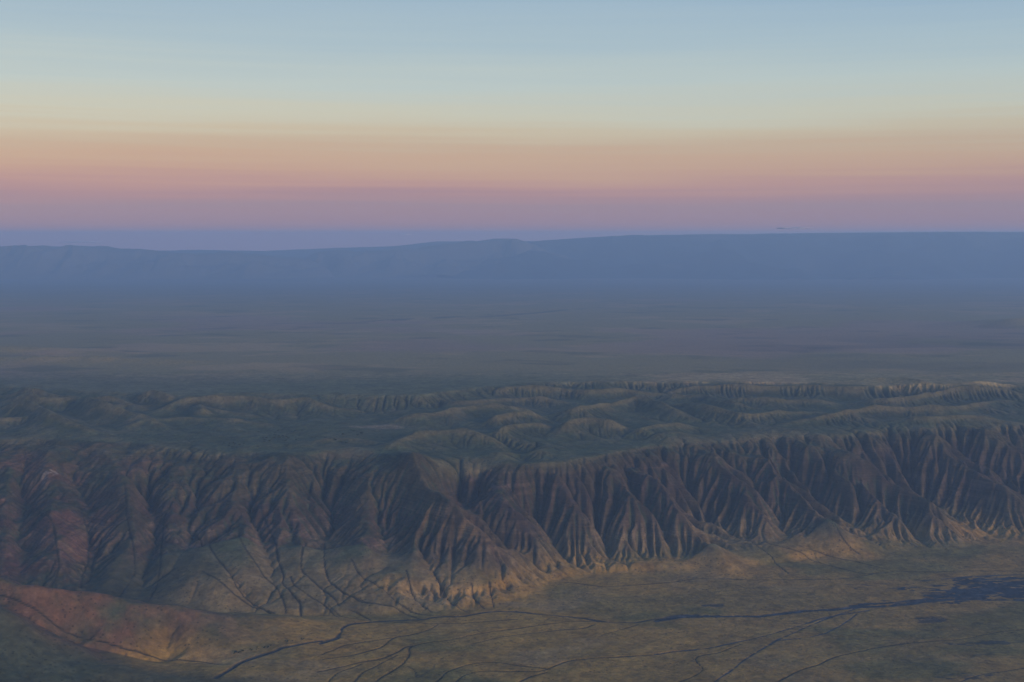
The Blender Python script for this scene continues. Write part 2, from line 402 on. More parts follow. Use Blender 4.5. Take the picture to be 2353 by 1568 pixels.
def solve_guide():
    dx = 28.0
    xs, ys = axes(dx)
    H, W = len(ys), len(xs)
    cons = {}

    def put(x, y, z):
        i, j = int(round((x - X0) / dx)), int(round((y - Y0) / dx))
        if 0 <= i < W and 0 <= j < H:
            cons.setdefault((j, i), []).append(z)

    fw = np.array([at(*q) for q in foot]); cw = np.array([at(*q) for q in crest])
    for a, b in zip(apron_px[:-1], apron_px[1:]):
        for t in np.linspace(0, 1, 24):
            px, py, dr = [a[k] + (b[k] - a[k]) * t for k in range(3)]
            zz = np.linspace(620, 20, 300)
            w = np.array([at(px, py, z) for z in zz])
            fy = np.interp(w[:, 0], fw[:, 0], fw[:, 1]); cy = np.interp(w[:, 0], cw[:, 0], cw[:, 1])
            pl = 40 + np.interp(w[:, 0], cw[:, 0], cw[:, 2] - 40) * (w[:, 1] - fy) / (cy - fy)
            k = int(np.argmax(w[:, 2] < pl))
            put(w[k, 0], w[k, 1], w[k, 2] - dr)
    for line in (crest, foot, edge2, foot2, near_crest, near_gully, near_rise, near_low, valley_behind):
        p = [at(*q) for q in line]
        # carry the ends on sideways to the border
        for a, b in zip(p[:-1], p[1:]):
            n = int(max(abs(a[0] - b[0]), abs(a[1] - b[1])) / 14) + 2
            for t in np.linspace(0, 1, n):
                put(*[a[k] + (b[k] - a[k]) * t for k in range(3)])
        if line in (crest, foot, edge2, foot2):
            for e, d in ((p[0], -1), (p[-1], 1)):
                for t in range(0, 400):
                    put(e[0] + d * t * 14, e[1] + t * 14 * (0.12 if d > 0 else 0.02), e[2])
    for q in plain:
        put(*at(*q))
    for x in xs[::2]:
        for y, z in ((Y0, None), (Y1, None)):
            z = float(np.interp(x, [-5000, -2400, -1500, 0, 5000], [330, 200, 110, 46, 40])) if y == Y0 else float(upper_plain(np.array([x]), np.array([y]))[0])
            put(x, y, z)
    C = np.full((H, W), np.nan)
    for (j, i), v in cons.items():
        C[j, i] = np.mean(v)
    # coarse to fine relaxation
    Hh = None
    for f in (16, 8, 4, 2, 1):
        hh, ww = -(-H // f), -(-W // f)
        pad = np.full((hh * f, ww * f), np.nan)
        pad[:H, :W] = C
        blk = pad.reshape(hh, f, ww, f)
        cnt = (~np.isnan(blk)).sum((1, 3))
        m = cnt > 0
        val = np.where(m, np.nansum(blk, (1, 3)) / np.maximum(cnt, 1), 0)
        if Hh is None:
            Hh = np.full((hh, ww), val[m].mean())
        else:
            Hh = np.repeat(np.repeat(Hh, 2, 0), 2, 1)[:hh, :ww]
        for _ in range(260):
            Hh[m] = val[m]
            q = np.pad(Hh, 1, mode='edge')
            Hh = (q[:-2, 1:-1] + q[2:, 1:-1] + q[1:-1, :-2] + q[1:-1, 2:]) / 4
        Hh[m] = val[m]
    for _ in range(3):
        q = np.pad(Hh, 1, mode='edge')
        Hh = Hh * .5 + (q[:-2, 1:-1] + q[2:, 1:-1] + q[1:-1, :-2] + q[1:-1, 2:]) / 8
    return Hh, dx


def sample(Z, dx, x, y):
    u = np.clip((np.asarray(x) - X0) / dx, 0, Z.shape[1] - 1.001)
    v = np.clip((np.asarray(y) - Y0) / dx, 0, Z.shape[0] - 1.001)
    i, j = u.astype(int), v.astype(int)
    u, v = u - i, v - j
    return (Z[j, i] * (1 - u) * (1 - v) + Z[j, i + 1] * u * (1 - v) + Z[j + 1, i] * (1 - u) * v + Z[j + 1, i + 1] * u * v)


def sight(Z, dx, px, py):
    """first point of the surface Z along the sight"""
    a = np.array(at(px, py, 900.0)); b = np.array(at(px, py, -20.0))
    t = np.linspace(0, 1, 1400)[:, None]
    p = a + (b - a) * t
    below = p[:, 2] < sample(Z, dx, p[:, 0], p[:, 1])
    k = int(np.argmax(below)) if below.any() else len(p) - 1
    return p[k, :2]


def paint_line(P, dx, shape, reach):
    """distance to a polyline and the position along it, inside its box; yields (slices, dist, s)"""
    P = np.asarray(P)
    H, W = shape
    i0 = max(0, int((P[:, 0].min() - reach - X0) / dx)); i1 = min(W, int((P[:, 0].max() + reach - X0) / dx) + 2)
    j0 = max(0, int((P[:, 1].min() - reach - Y0) / dx)); j1 = min(H, int((P[:, 1].max() + reach - Y0) / dx) + 2)
    if i1 <= i0 or j1 <= j0:
        return None
    X = (X0 + np.arange(i0, i1) * dx)[None, :]
    Y = (Y0 + np.arange(j0, j1) * dx)[:, None]
    seg = np.hypot(*(P[1:] - P[:-1]).T)
    cum = np.concatenate([[0], np.cumsum(seg)])
    best = np.full((j1 - j0, i1 - i0), 1e9); bs = np.zeros_like(best)
    for k in range(len(P) - 1):
        a, d = P[k], P[k + 1] - P[k]
        # only the cells near this piece
        xa, xb = min(a[0], a[0] + d[0]) - reach, max(a[0], a[0] + d[0]) + reach
        ya, yb = min(a[1], a[1] + d[1]) - reach, max(a[1], a[1] + d[1]) + reach
        ia, ib = np.searchsorted(X[0], [xa, xb]); ja, jb = np.searchsorted(Y[:, 0], [ya, yb])
        if ia >= ib or ja >= jb:
            continue
        xx, yy = X[:, ia:ib], Y[ja:jb]
        t = np.clip(((xx - a[0]) * d[0] + (yy - a[1]) * d[1]) / max(d @ d, 1e-6), 0, 1)
        dd = np.hypot(xx - a[0] - t * d[0], yy - a[1] - t * d[1])
        o = best[ja:jb, ia:ib]
        w = dd < o
        best[ja:jb, ia:ib] = np.where(w, dd, o)
        bs[ja:jb, ia:ib] = np.where(w, (cum[k] + t * seg[k]) / cum[-1], bs[ja:jb, ia:ib])
    return (slice(j0, j1), slice(i0, i1)), best, bs


def wiggle(P, amp, seed, step=25):
    """resample a polyline and let it meander"""
    P = np.asarray(P)
    seg = np.hypot(*(P[1:] - P[:-1]).T)
    cum = np.concatenate([[0], np.cumsum(seg)])
    n = max(3, int(cum[-1] / step))
    s = np.linspace(0, cum[-1], n)
    Q = np.stack([np.interp(s, cum, P[:, 0]), np.interp(s, cum, P[:, 1])], 1)
    for _ in range(4):
        Q[1:-1] = (Q[:-2] + 2 * Q[1:-1] + Q[2:]) / 4
    w = fbm(s, s * 0, 240, 2, seed) * amp + fbm(s, s * 0 + 50, 70, 2, seed + 3) * amp * .45
    w2 = fbm(s, s * 0, 240, 2, seed + 7) * amp + fbm(s, s * 0 + 50, 70, 2, seed + 9) * amp * .45
    Q[:, 0] += w
    Q[:, 1] += w2
    return Q


# ------------------------------------------------------------------ running water
NB = [(-1, -1), (-1, 0), (-1, 1), (0, -1), (0, 1), (1, -1), (1, 0), (1, 1)]


def receivers(Z, dx, rng, jit):
    H, W = Z.shape
    base = np.arange(H * W).reshape(H, W)
    best = np.zeros((H, W), np.float32)
    rec = base.copy()
    Zp = np.pad(Z, 1, constant_values=1e6)
    for dj, di in NB:
        dist = dx * math.hypot(dj, di)
        s = (Z - Zp[1 + dj:1 + dj + H, 1 + di:1 + di + W]) / dist
        s = s * (1 + jit * rng.random((H, W), dtype=np.float32))
        m = s > best
        best[m] = s[m]
        rec[m] = (base + dj * W + di)[m]
    return rec.ravel()


def flow(rec, dx, cell, rounds):
    A = np.full(rec.size, cell, np.float64)
    root = rec == np.arange(rec.size)
    P = rec.copy()
    live = ~root
    n = rec.size
    for _ in range(rounds):
        idx = np.nonzero(live)[0]
        if idx.size == 0:
            break
        A = A + np.bincount(P[idx], weights=A[idx], minlength=n)
        live2 = np.zeros_like(live)
        live2[idx] = live[P[idx]]
        P2 = P.copy()
        P2[idx] = P[P[idx]]
        P, live = P2, live2
    return A, root


def erode(Z, dx, K, n, KT, m, diff, talus, rng, rounds=11, jit=.35):
    H, W = Z.shape
    dt = KT / n
    for it in range(n):
        rec = receivers(Z, dx, rng, jit)
        A, root = flow(rec, dx, dx * dx, rounds)
        r2 = rec.reshape(H, W)
        jj, ii = np.divmod(r2, W)
        dist = dx * np.hypot(jj - np.arange(H)[:, None], ii - np.arange(W)[None, :]).ravel()
        F = np.where(root, 0, K.ravel() * dt * A ** m / np.maximum(dist, dx))
        a = Z.ravel() / (1 + F)
        b = F / (1 + F)
        P = rec.copy()
        for _ in range(rounds):
            a = a + b * a[P] * (~root)
            b = b * b[P] * (~root)
            P = P[P]
            if it % 1 == 0 and b.max() < 1e-3:
                break
        Z = (a + b * Z.ravel()[P]).reshape(H, W)
        # creep and slumping
        for _ in range(2):
            q = np.pad(Z, 1, mode='edge')
            lap = (q[:-2, 1:-1] + q[2:, 1:-1] + q[1:-1, :-2] + q[1:-1, 2:]) / 4 - Z
            sl = np.hypot(q[1:-1, 2:] - q[1:-1, :-2], q[2:, 1:-1] - q[:-2, 1:-1]) / (2 * dx)
            c = diff / n / (dx * dx) * 2 + 0.25 * sstep(talus, talus * 1.5, sl)
            Z = Z + lap * np.minimum(c, .8)
    return Z, A.reshape(H, W)


def upsample(Z):
    H, W = Z.shape
    R = np.zeros((2 * H - 1, 2 * W - 1))
    q = np.pad(Z, 1, mode='reflect', reflect_type='odd')
    # cubic mid points along x then y
    mx = (-q[:, :-3] + 9 * q[:, 1:-2] + 9 * q[:, 2:-1] - q[:, 3:]) / 16
    T = np.zeros((H + 2, 2 * W - 1))
    T[:, ::2] = q[:, 1:-1]
    T[:, 1::2] = mx
    R[::2] = T[1:-1]
    R[1::2] = (-T[:-3] + 9 * T[1:-2] + 9 * T[2:-1] - T[3:]) / 16
    return R


def build_land():
    rng = np.random.default_rng(4)
    G, gd = solve_guide()
    guide = G.copy()
    xs, ys = axes(28.0)
    X, Y = np.meshgrid(xs, ys)
    add = np.zeros_like(G)
    for h_i, (pts, h, w) in enumerate(ridges):
        P = wiggle([sight(guide, gd, *p) for p in pts], w * .12, int(h + pts[0][0]), 60)
        r = paint_line(P, 28.0, G.shape, w * 2.6)
        if r:
            sl, d, s = r
            tap = np.minimum(1, np.minimum(s / .18 + .25, (1 - s) / .3))
            und = 1 + .25 * fbm(X[sl], Y[sl], 320, 2, 5)
            add[sl] = np.maximum(add[sl], (h * (1.9 if h_i > 30 else 2.5 if h_i > 24 else 1.75 if 10 < h_i < 22 else 1.1)) * tap * np.exp(-(d / (w * (.85 if h_i > 24 else 1))) ** (1.25 if h_i > 24 else 1.5)) * und)
    cut = np.zeros_like(G)
    for pts, h, w in hollows:
        P = wiggle([sight(guide, gd, *p) for p in pts], w * .3, int(h + pts[0][0]), 60)
        r = paint_line(P, 28.0, G.shape, w * 2.6)
        if r:
            sl, d, s = r
            cut[sl] = np.maximum(cut[sl], h * np.minimum(1, np.minimum(s / .15, (1 - s) / .12 + .2)) * np.exp(-(d / w) ** 1.4))
    # where water bites: the scarp face most, then the hills, little on the plains
    q = np.pad(guide, 1, mode='edge')
    gs = np.hypot(q[1:-1, 2:] - q[1:-1, :-2], q[2:, 1:-1] - q[:-2, 1:-1]) / 56
    face = np.maximum(sstep(.20, .33, gs), sstep(.08, .2, gs) * sstep(-1900, -2500, X)) * sstep(30, 90, guide) * sstep(650, 590, guide)
    fq = np.array([at(*p)[:2] for p in foot]); face = face * sstep(-120, 40, Y - np.interp(xs, fq[:, 0], fq[:, 1])[None, :])
    cx = np.array([at(*p)[:2] for p in crest]); ex = np.array([at(*p)[:2] for p in edge2])
    cy = np.interp(xs, cx[:, 0], cx[:, 1])[None, :]; ey = np.interp(xs, ex[:, 0], ex[:, 1])[None, :]
    bench = sstep(-60, 120, Y - cy) * sstep(130, -40, Y - ey)
    face = face * sstep(60, -60, Y - cy)
    fc = at(700, 1004, 575)
    flat = np.exp(-(((X - fc[0]) / 650) ** 2 + ((Y - fc[1]) / 250) ** 2) ** 1.5)      # the acacia flat
    fq = np.array([at(*p)[:2] for p in foot]); nearh = sstep(50, 130, guide) * sstep(-40, -260, Y - np.interp(xs, fq[:, 0], fq[:, 1])[None, :]) * sstep(-900, -1200, X)
    rough = np.clip(face + bench * .8 + nearh * .25, 0, 1)
    fy_ = np.interp(xs, fq[:, 0], fq[:, 1])[None, :]
    near_face = sstep(fy_ - 500, fy_ + 150, Y) * sstep(cy + 420, cy + 60, Y)
    bay = fbm(X, Y * .12, 620, 4, 301, .55) * 95 + fbm(X + .6 * Y, Y * .1, 260, 2, 305) * 26
    Z = sample(G, 28.0, X, Y + near_face * bay * (1 - .45 * sstep(-100, 500, X))) + (add - cut) * (1 - .9 * flat)
    spur0 = sstep(60, 170, add) * sstep(1200, 0, np.abs(X + 250)) * sstep(cy, cy - 150, Y)
    Z = Z + rough * (fbm(X, Y, 420, 5, 11, .6) * (20 - 13 * bench) * (1 - flat)) * (1 - .5 * nearh) + fbm(X, Y, 900, 3, 12) * 3
    lean = .12 + .95 * sstep(-700, 900, X)
    yc_ = (cy + 6700) / 2
    u_ = (X + lean * (Y - yc_)); v_ = Y
    grain = fbm(u_, v_ * .2, 130, 4, 45, .6); broad = fbm(u_, v_ * .35, 780, 3, 47)
    east_ = sstep(-100, 500, X); grain2 = fbm(u_ + 40, v_ * .16, 270, 3, 46, .55) + .25 * fbm(X, Y, 500, 2, 49)
    Z = Z + face * np.sin(np.pi * np.clip((Z - 60) / 540, 0, 1)) * ((1 - np.abs(grain) * 2.0) * 6 + broad * (44 - 10 * east_) + east_ * (1 - np.abs(grain2) * 2.1) * 27)
    # side streams of the bench: a scatter of spurs running off toward the viewer
    Z = Z + bench * (1 - flat) * fbm(X + Y * .5, Y * .45, 210, 3, 33) * 7
    Z = Z + nearh * (1 - np.abs(fbm(X * .75 + Y * .66, (Y * .75 - X * .66) * .18, 75, 3, 57)) * 2) * 7
    K = .05 + face * (.55 + .45 * sstep(560, 380, guide)) + bench * (1 - flat) * (.45 - .27 * sstep(200, -300, X) + .25 * sstep(300, 60, np.abs(Y - ey + 90)) * sstep(-1200, 0, X)) + nearh * .05
    K = K * (1 + .35 * fbm(X, Y, 500, 2, 40)) * (1 - .5 * face * sstep(-100, -900, X)) * (1 - .68 * face * sstep(-100, 500, X)) * (1 - .72 * spur0) * (1 + .6 * fbm(X, Y * .4, 340, 2, 41)).clip(.15, 2)
    edge = sstep(0, 300, X - X0) * sstep(0, 300, X1 - X) * sstep(0, 300, Y1 - Y) * sstep(0, 200, Y - Y0)
    K = np.clip(K, .02, None) * edge
    Z, A = erode(Z, 28.0, K, 16, .5, .5, 160, .7, rng)
    K = K * (1 + 1.9 * face * sstep(-100, 500, X) + 1.0 * spur0)
    # washed-out fans bury the feet of the spurs
    dfoot = Y - fy_
    fan_z = np.interp(X, [-5000, -2500, 5000], [46, 42, 36]) + .20 * dfoot - .00007 * np.clip(dfoot, 0, 900) ** 2 + fbm(X, Y, 240, 3, 66) * 7 + 22 * np.abs(fbm(X, Y * .3, 420, 2, 67)) - 10
    fan_z = fan_z - 500 * sstep(720, 1000, dfoot) - 300 * sstep(80, -160, dfoot)
    dd_ = (fan_z - Z) / 9.0
    Z = np.where(X > -1700, Z + 9.0 * np.logaddexp(0, np.clip(dd_, -30, 60)) * sstep(-1700, -1300, X), Z)
    # finer
    for dx, amp, KT, n, diff in ((14.0, 9.0, .85, 12, 26), (7.0, 3.8, .75, 9, 9)):
        Z = upsample(Z); K = upsample(K).clip(0); rough = upsample(rough).clip(0, 1); face = upsample(face).clip(0, 1)
        xs, ys = axes(dx)
        X, Y = np.meshgrid(xs, ys)
        bb = upsample(bench) if dx > 10 else upsample(upsample(bench))
        Z = Z + (.12 + rough) * (1 - .7 * bb) * fbm(X, Y, dx * 7, 3, int(dx)) * amp
        Z, A = erode(Z, dx, K, n, KT, .5, diff, 1.0, rng, rounds=10)
    bench = upsample(upsample(bench)).clip(0, 1); spur0 = upsample(upsample(spur0)).clip(0, 1)
    # hard beds stand out a little on the bare face
    bed = vnoise(Z / 17.0 + fbm(X, Y, 700, 2, 70) * .8, X / 900.0, 71)
    Z = Z + face * bed * 1.6 * sstep(150, 260, Z) * sstep(560, 480, Z)
    # watercourses
    riv = np.zeros_like(Z); sand = np.zeros_like(Z); wet = np.zeros_like(Z)
    for k, (pts, w, dep, br) in enumerate(rivers):
        P = wiggle([sight(guide, gd, *p) for p in pts], w * .9 if br != 1 else w * .35, 200 + k, 18)
        sw = max(w * .8, 4.2)
        r = paint_line(P, DX, Z.shape, sw * 2.5 + 14)
        if r is None:
            continue
        sl, d, s = r
        wn = sw * (.75 + .5 * fbm(X[sl], Y[sl], 160, 2, 300 + k)).clip(.35, 2)
        m = sstep(wn * 1.3 + 2.5, wn * .35, d)
        Z[sl] -= m * dep * .55
        if br == 1:
            thread = vnoise(X[sl] / 55 + fbm(X[sl], Y[sl], 200, 2, 17), Y[sl] / 26, 18) * .6 + vnoise(X[sl] / 20, Y[sl] / 9, 19) * .5
            m = m * sstep(-.55, .05, thread + .38 * (1 - d / (wn + 1)))
            sand[sl] = np.maximum(sand[sl], m * sstep(.1, .5, thread))
        riv[sl] = np.maximum(riv[sl], m)
        if br == 1 or w > 13:
            wet[sl] = np.maximum(wet[sl], m * (1 if br == 1 else .5))
    for (px, py, rx, ry) in silt:
        c = sight(guide, gd, px, py); e = sight(guide, gd, px + rx, py); f = sight(guide, gd, px, py - ry)
        ax_, ay_ = abs(e[0] - c[0]), abs(f[1] - c[1])
        sl = (slice(max(0, int((c[1] - 2 * ay_ - Y0) / DX)), int((c[1] + 2 * ay_ - Y0) / DX) + 1), slice(max(0, int((c[0] - 2 * ax_ - X0) / DX)), int((c[0] + 2 * ax_ - X0) / DX) + 1))
        q = np.hypot((X[sl] - c[0]) / ax_, (Y[sl] - c[1]) / ay_) + fbm(X[sl], Y[sl] * 2.0, 160, 4, int(px)) * .7
        br_ = vnoise(X[sl] / 60 + fbm(X[sl], Y[sl], 200, 2, 27), Y[sl] / 22, 28) + .6 * vnoise(X[sl] / 22, Y[sl] / 9, 29)
        riv[sl] = np.maximum(riv[sl], sstep(.95, .6, q + .75 * br_) * (.95 if rx > 80 else .55))
        wet[sl] = np.maximum(wet[sl], riv[sl])
        sand[sl] = np.maximum(sand[sl], sstep(.5, .9, br_) * sstep(.9, .6, q) * .5)
    return X, Y, Z, A, riv, sand, wet, spur0, face, bench, xs, ys, guide


X, Y, Z, AREA, RIV, SAND, WET, SPUR, FACE, BENCH, XS, YS, GUIDE = build_land()
print('land', Z.shape)


# ------------------------------------------------------------------ the colours things have
def blend(c, k, m):
    m = np.clip(m, 0, 1)[..., None]
    return c * (1 - m) + np.asarray(k, np.float32) * m


GREEN = (.095, .095, .030)
DRY = (.150, .112, .050)
TAN = (.29, .19, .085)
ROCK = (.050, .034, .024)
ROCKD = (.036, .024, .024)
RED = (.128, .066, .034)
SILT = (.030, .042, .060)
DARKG = (.026, .040, .030)


def ground_colour(x, y, z):
    """cover of the far and outer plain"""
    n1 = fbm(x, y, 1500, 4, 501); n2 = fbm(x, y * 1.6, 420, 4, 502); n3 = fbm(x, y, 5000, 3, 503)
    c = np.broadcast_to(np.asarray((.245, .185, .080), np.float32), x.shape + (3,)).copy()
    c = blend(c, (.36, .235, .11), sstep(.0, .9, n1 + n2 * .5) * .75)
    c = blend(c, (.27, .17, .12), sstep(.25, 1.0, n3 + n1 * .4) * .7)
    c = blend(c, (.085, .088, .080), sstep(20000, 48000, y) * .8)  # darkens with distance: haze over the far plain put into its colour
    c = blend(c, (.09, .10, .05), sstep(12800, 10600, y) * sstep(2200, -500, x) * .85)
    c = blend(c, DARKG, sstep(.45, 1.1, fbm(x, y * 1.4, 900, 4, 504)) * .35)
    return c


fq_ = np.array([at(*p)[:2] for p in foot])
FOOT = np.interp(XS, fq_[:, 0], fq_[:, 1])[None, :]

cq_ = np.array([at(*p)[:2] for p in crest])
CRY = np.interp(XS, cq_[:, 0], cq_[:, 1])[None, :]


def colour_core():
    dx = DX
    q = np.pad(Z, 1, mode='edge')
    gx = (q[1:-1, 2:] - q[1:-1, :-2]) / (2 * dx); gy = (q[2:, 1:-1] - q[:-2, 1:-1]) / (2 * dx)
    slope = np.hypot(gx, gy)
    # broad crest or hollow
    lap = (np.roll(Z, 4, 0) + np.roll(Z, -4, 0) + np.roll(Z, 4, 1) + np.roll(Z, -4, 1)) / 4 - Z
    n1 = fbm(X, Y, 520, 4, 511); n2 = fbm(X, Y, 130, 4, 512); n3 = fbm(X, Y, 45, 3, 513)
    up = ground_colour(X, Y, Z)
    low = np.broadcast_to(np.asarray((.300, .172, .040), np.float32), X.shape + (3,)).copy()
    low = blend(low, GREEN, sstep(.0, 1.0, n1 + .4 * fbm(X, Y * 2, 1500, 2, 514)) * .45)
    low = blend(low, TAN, sstep(.25, 1.0, fbm(X * .7, Y * 1.6, 360, 4, 515)) * .5)
    low = blend(low, (.235, .140, .045), sstep(200, 1400, X) * .6)
    low = blend(low, GREEN, sstep(.1, .7, fbm(X, Y * 1.8, 700, 3, 516) + sstep(1800, 3000, X) * .5) * .6)
    hill = np.broadcast_to(np.asarray((.078, .090, .042), np.float32), X.shape + (3,)).copy()
    hill = blend(hill, (.125, .105, .058), sstep(-.3, .8, n1 * .6 + n2 * .5) * .45)
    hill = blend(hill, (.12, .080, .045), sstep(.1, .9, slope * 1.3 + n2 * .4 - .1) * (.6 - .35 * BENCH))
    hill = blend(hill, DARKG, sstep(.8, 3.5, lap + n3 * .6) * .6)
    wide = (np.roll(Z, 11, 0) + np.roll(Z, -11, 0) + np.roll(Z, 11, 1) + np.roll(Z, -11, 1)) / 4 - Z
    hill = blend(hill, (.135, .112, .052), BENCH * sstep(1, -9, wide + n3 * 2) * .55)  # dry crests, lightened in colour to stand for light on the bench relief
    hill = blend(hill, (.040, .052, .030), BENCH * sstep(0, 8, wide + n3 * 2) * .55)  # shade between the bench ridges painted into the hollows
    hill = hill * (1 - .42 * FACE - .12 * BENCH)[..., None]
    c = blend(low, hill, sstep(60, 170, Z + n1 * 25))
    c = blend(c, up, sstep(-70, 60, Y - np.interp(XS, *np.array([at(*p)[:2] for p in edge2]).T)[None, :] + n2 * 20))
    rill = sstep(.030, .004, np.abs(fbm(X + Y * .9, Y * 1.5 - X * .25, 620, 4, 551))) + .7 * sstep(.035, .004, np.abs(fbm(X + Y * .7, Y * 1.6 - X * .2, 300, 4, 552)))
    c = blend(c, (.040, .036, .020), rill * sstep(90, 50, Z) * sstep(-.4, .3, fbm(X, Y, 900, 2, 553)) * .55)
    dk = sstep(-1500, -1850, X + n1 * 80) * sstep(-260, -60, Y - FOOT) * sstep(500, 100, Z)
    c = blend(c, (.050, .050, .028), dk * .9)
    c = blend(c, (.150, .115, .052), sstep(520, 570, Z) * sstep(.75, .2, slope + n3 * .15) * (FACE * .8 + sstep(260, 40, np.abs(Y - CRY)) * .5).clip(0, 1) * sstep(-.7, .4, n1) * .7)  # lit rim of the cliff top put into the cover as paler tan
    # bare, bedded rock of the scarp face
    zz = Z + n2 * 22 + n1 * 45
    rtop = np.interp(X, [-3000, -800, -500, -200, 3000], [410, 420, 450, 520, 515])
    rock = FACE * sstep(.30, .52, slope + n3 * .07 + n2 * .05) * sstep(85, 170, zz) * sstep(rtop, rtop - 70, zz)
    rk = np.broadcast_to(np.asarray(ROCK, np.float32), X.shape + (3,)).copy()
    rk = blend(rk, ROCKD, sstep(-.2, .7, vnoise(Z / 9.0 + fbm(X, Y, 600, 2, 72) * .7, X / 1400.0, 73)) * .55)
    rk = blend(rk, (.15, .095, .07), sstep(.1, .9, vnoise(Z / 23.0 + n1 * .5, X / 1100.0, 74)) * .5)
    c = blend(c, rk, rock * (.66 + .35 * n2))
    c = blend(c, (.20, .125, .055), SPUR * sstep(470, 330, Z + n1 * 40) * sstep(-.7, .5, n2 + n1 * .5) * .7)
    # green tongues in the hollows of the face and red earth at the far left
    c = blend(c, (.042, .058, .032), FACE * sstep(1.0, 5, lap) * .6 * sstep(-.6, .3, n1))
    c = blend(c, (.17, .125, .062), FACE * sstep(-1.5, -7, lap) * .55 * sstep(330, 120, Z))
    redm = sstep(-1700, -3000, X) * sstep(60, 140, Z) * sstep(620, 500, Z)
    c = blend(c, (.105, .047, .030), redm * (.25 + .4 * n2) * FACE)
    nr = sstep(60, 120, Z) * sstep(-60, -260, Y - FOOT) * sstep(-900, -1200, X)
    nred = nr * (.35 + .65 * sstep(-1300, -1900, X + n1 * 160)) * sstep(-950, -1250, X) * sstep(5120, 5480, Y + n2 * 60 + (X + 2000) * .12)
    c = blend(c, RED, nred * np.clip(.72 + .5 * n2 + .25 * n3, 0, 1))
    c = blend(c, (.05, .058, .030), sstep(5560, 5330, Y + n1 * 50 + (X + 2000) * .16) * sstep(-500, -1300, X) * .85)
    # scree fans: straw on the convex ground below the face
    fan = sstep(30, 55, Z) * sstep(230, 120, Z) * sstep(-120, 60, Y - FOOT) * sstep(-2000, -1650, X)
    c = blend(c, (.19, .135, .062), (1 - .45 * sstep(-200, 400, X)) * fan * sstep(-.5, .5, n1 * .7 + sstep(400, -1000, X) * .8 - .1) * .7)
    # pale bare clay among the hills, by the acacias
    ap = at(870, 990, 575)
    clay = sstep(1.0, .55, np.hypot((X - ap[0]) / 300, (Y - ap[1]) / 85) + n2 * .28 + n3 * .12)
    c = blend(c, (.20, .155, .10), clay * .75)
    # chalky outcrops high on the left of the face
    ch = sstep(.93, 1.02, fbm(X, Y * 1.0, 34, 3, 531) * .55 + sstep(.2, .8, fbm(X, Y, 300, 2, 532)) * .6) * FACE * sstep(420, 470, Z) * sstep(560, 530, Z) * sstep(-700, -1400, X)
    c = blend(c, (.26, .21, .17), ch * .55)
    # scrub lines the streams
    la = np.log10(np.maximum(AREA, 1))
    st = sstep(4.2, 5.4, la + n3 * .15) * sstep(6.9, 7.2, 7.0 + FACE * .5 + sstep(20, 60, Z) * .5) * (Y < 11000)
    c = blend(c, (.020, .030, .026), st * .7)
    c = blend(c, (.014, .016, .012), RIV * .95)
    c = blend(c, (.13, .15, .19), SAND * .5)
    c = blend(c, SILT, WET * .85 * (1 - .6 * SAND))
    c *= (1 + .20 * n3 + .14 * n2 + .14 * fbm(X, Y, 18, 2, 540))[..., None]
    return np.clip(c, .008, .9), st


COL, STREAM = colour_core()

# ------------------------------------------------------------------ one land, core survey + outer country
def grow(start, step, ratio, limit):
    out = []
    v = start
    while abs(v) < limit:
        step *= ratio
        v = v + step
        out.append(v)
    return np.array(out)


east = grow(X1, DX, 1.09, 130000)
west = grow(X0, -DX, 1.09, 130000)[::-1]
north = grow(Y1, DX, 1.017, 77000)
south = grow(Y0, -DX * 2, 1.10, 6000)[::-1]
ax = np.concatenate([west, XS, east]); ay = np.concatenate([south, YS, north])
W_, H_ = len(ax), len(ay)
i0, j0 = len(west), len(south)
i1, j1 = i0 + len(XS), j0 + len(YS)
FX, FY = np.meshgrid(ax, ay)
FZ = np.zeros((H_, W_)); FC = np.zeros((H_, W_, 3), np.float32)
FZ[j0:j1, i0:i1] = Z; FC[j0:j1, i0:i1] = COL
# sides: the edge profile carries on, slowly changing
for sl, col, edgev in ((slice(0, i0), 0, X0), (slice(i1, W_), -1, X1)):
    d = np.abs(FX[j0:j1, sl] - edgev)
    prof = Z[:, col][:, None]
    FZ[j0:j1, sl] = prof + fbm(FX[j0:j1, sl], FY[j0:j1, sl], 700, 3, 61) * 25 * sstep(0, 800, d)
    FC[j0:j1, sl] = COL[:, col][:, None, :]
# north: the plain runs to the horizon
sn = slice(j1, H_)
nx, ny = FX[sn], FY[sn]
fz = upper_plain(nx, ny)


def on_plain(px, py):
    z = 700.0
    for _ in range(12):
        a = at(px, py, z)
        z = 722 - 0.0145 * min(max(a[1] - 9600, 0), 42000)
    return at(px, py, z)


def swell(x, y, px, py, z, rx, ry, h):
    a = on_plain(px, py)
    return h * np.exp(-(((x - a[0]) / rx) ** 2 + ((y - a[1]) / ry) ** 2))


low_hill = np.maximum(swell(nx, ny, -60, 812, 745, 1100, 420, 95), swell(nx, ny, 120, 832, 740, 1300, 300, 55))
low_hill = low_hill * (1 + .35 * fbm(nx, ny, 380, 3, 62)) + swell(nx, ny, 2330, 748, 750, 900, 700, 110) * (1 + .3 * fbm(nx, ny, 500, 3, 63))
e = sstep(Y1, Y1 + 500, ny)
fz = fz + e * (low_hill + fbm(nx, ny, 900, 4, 64) * 7 * sstep(60000, 20000, ny))
last = FZ[j1 - 1][None, :]
up_last = upper_plain(ax, np.full(W_, YS[-1]))[None, :]
FZ[sn] = fz + (last - up_last) * np.exp(-(ny - Y1) / 250)
FC[sn] = ground_colour(nx, ny, fz)
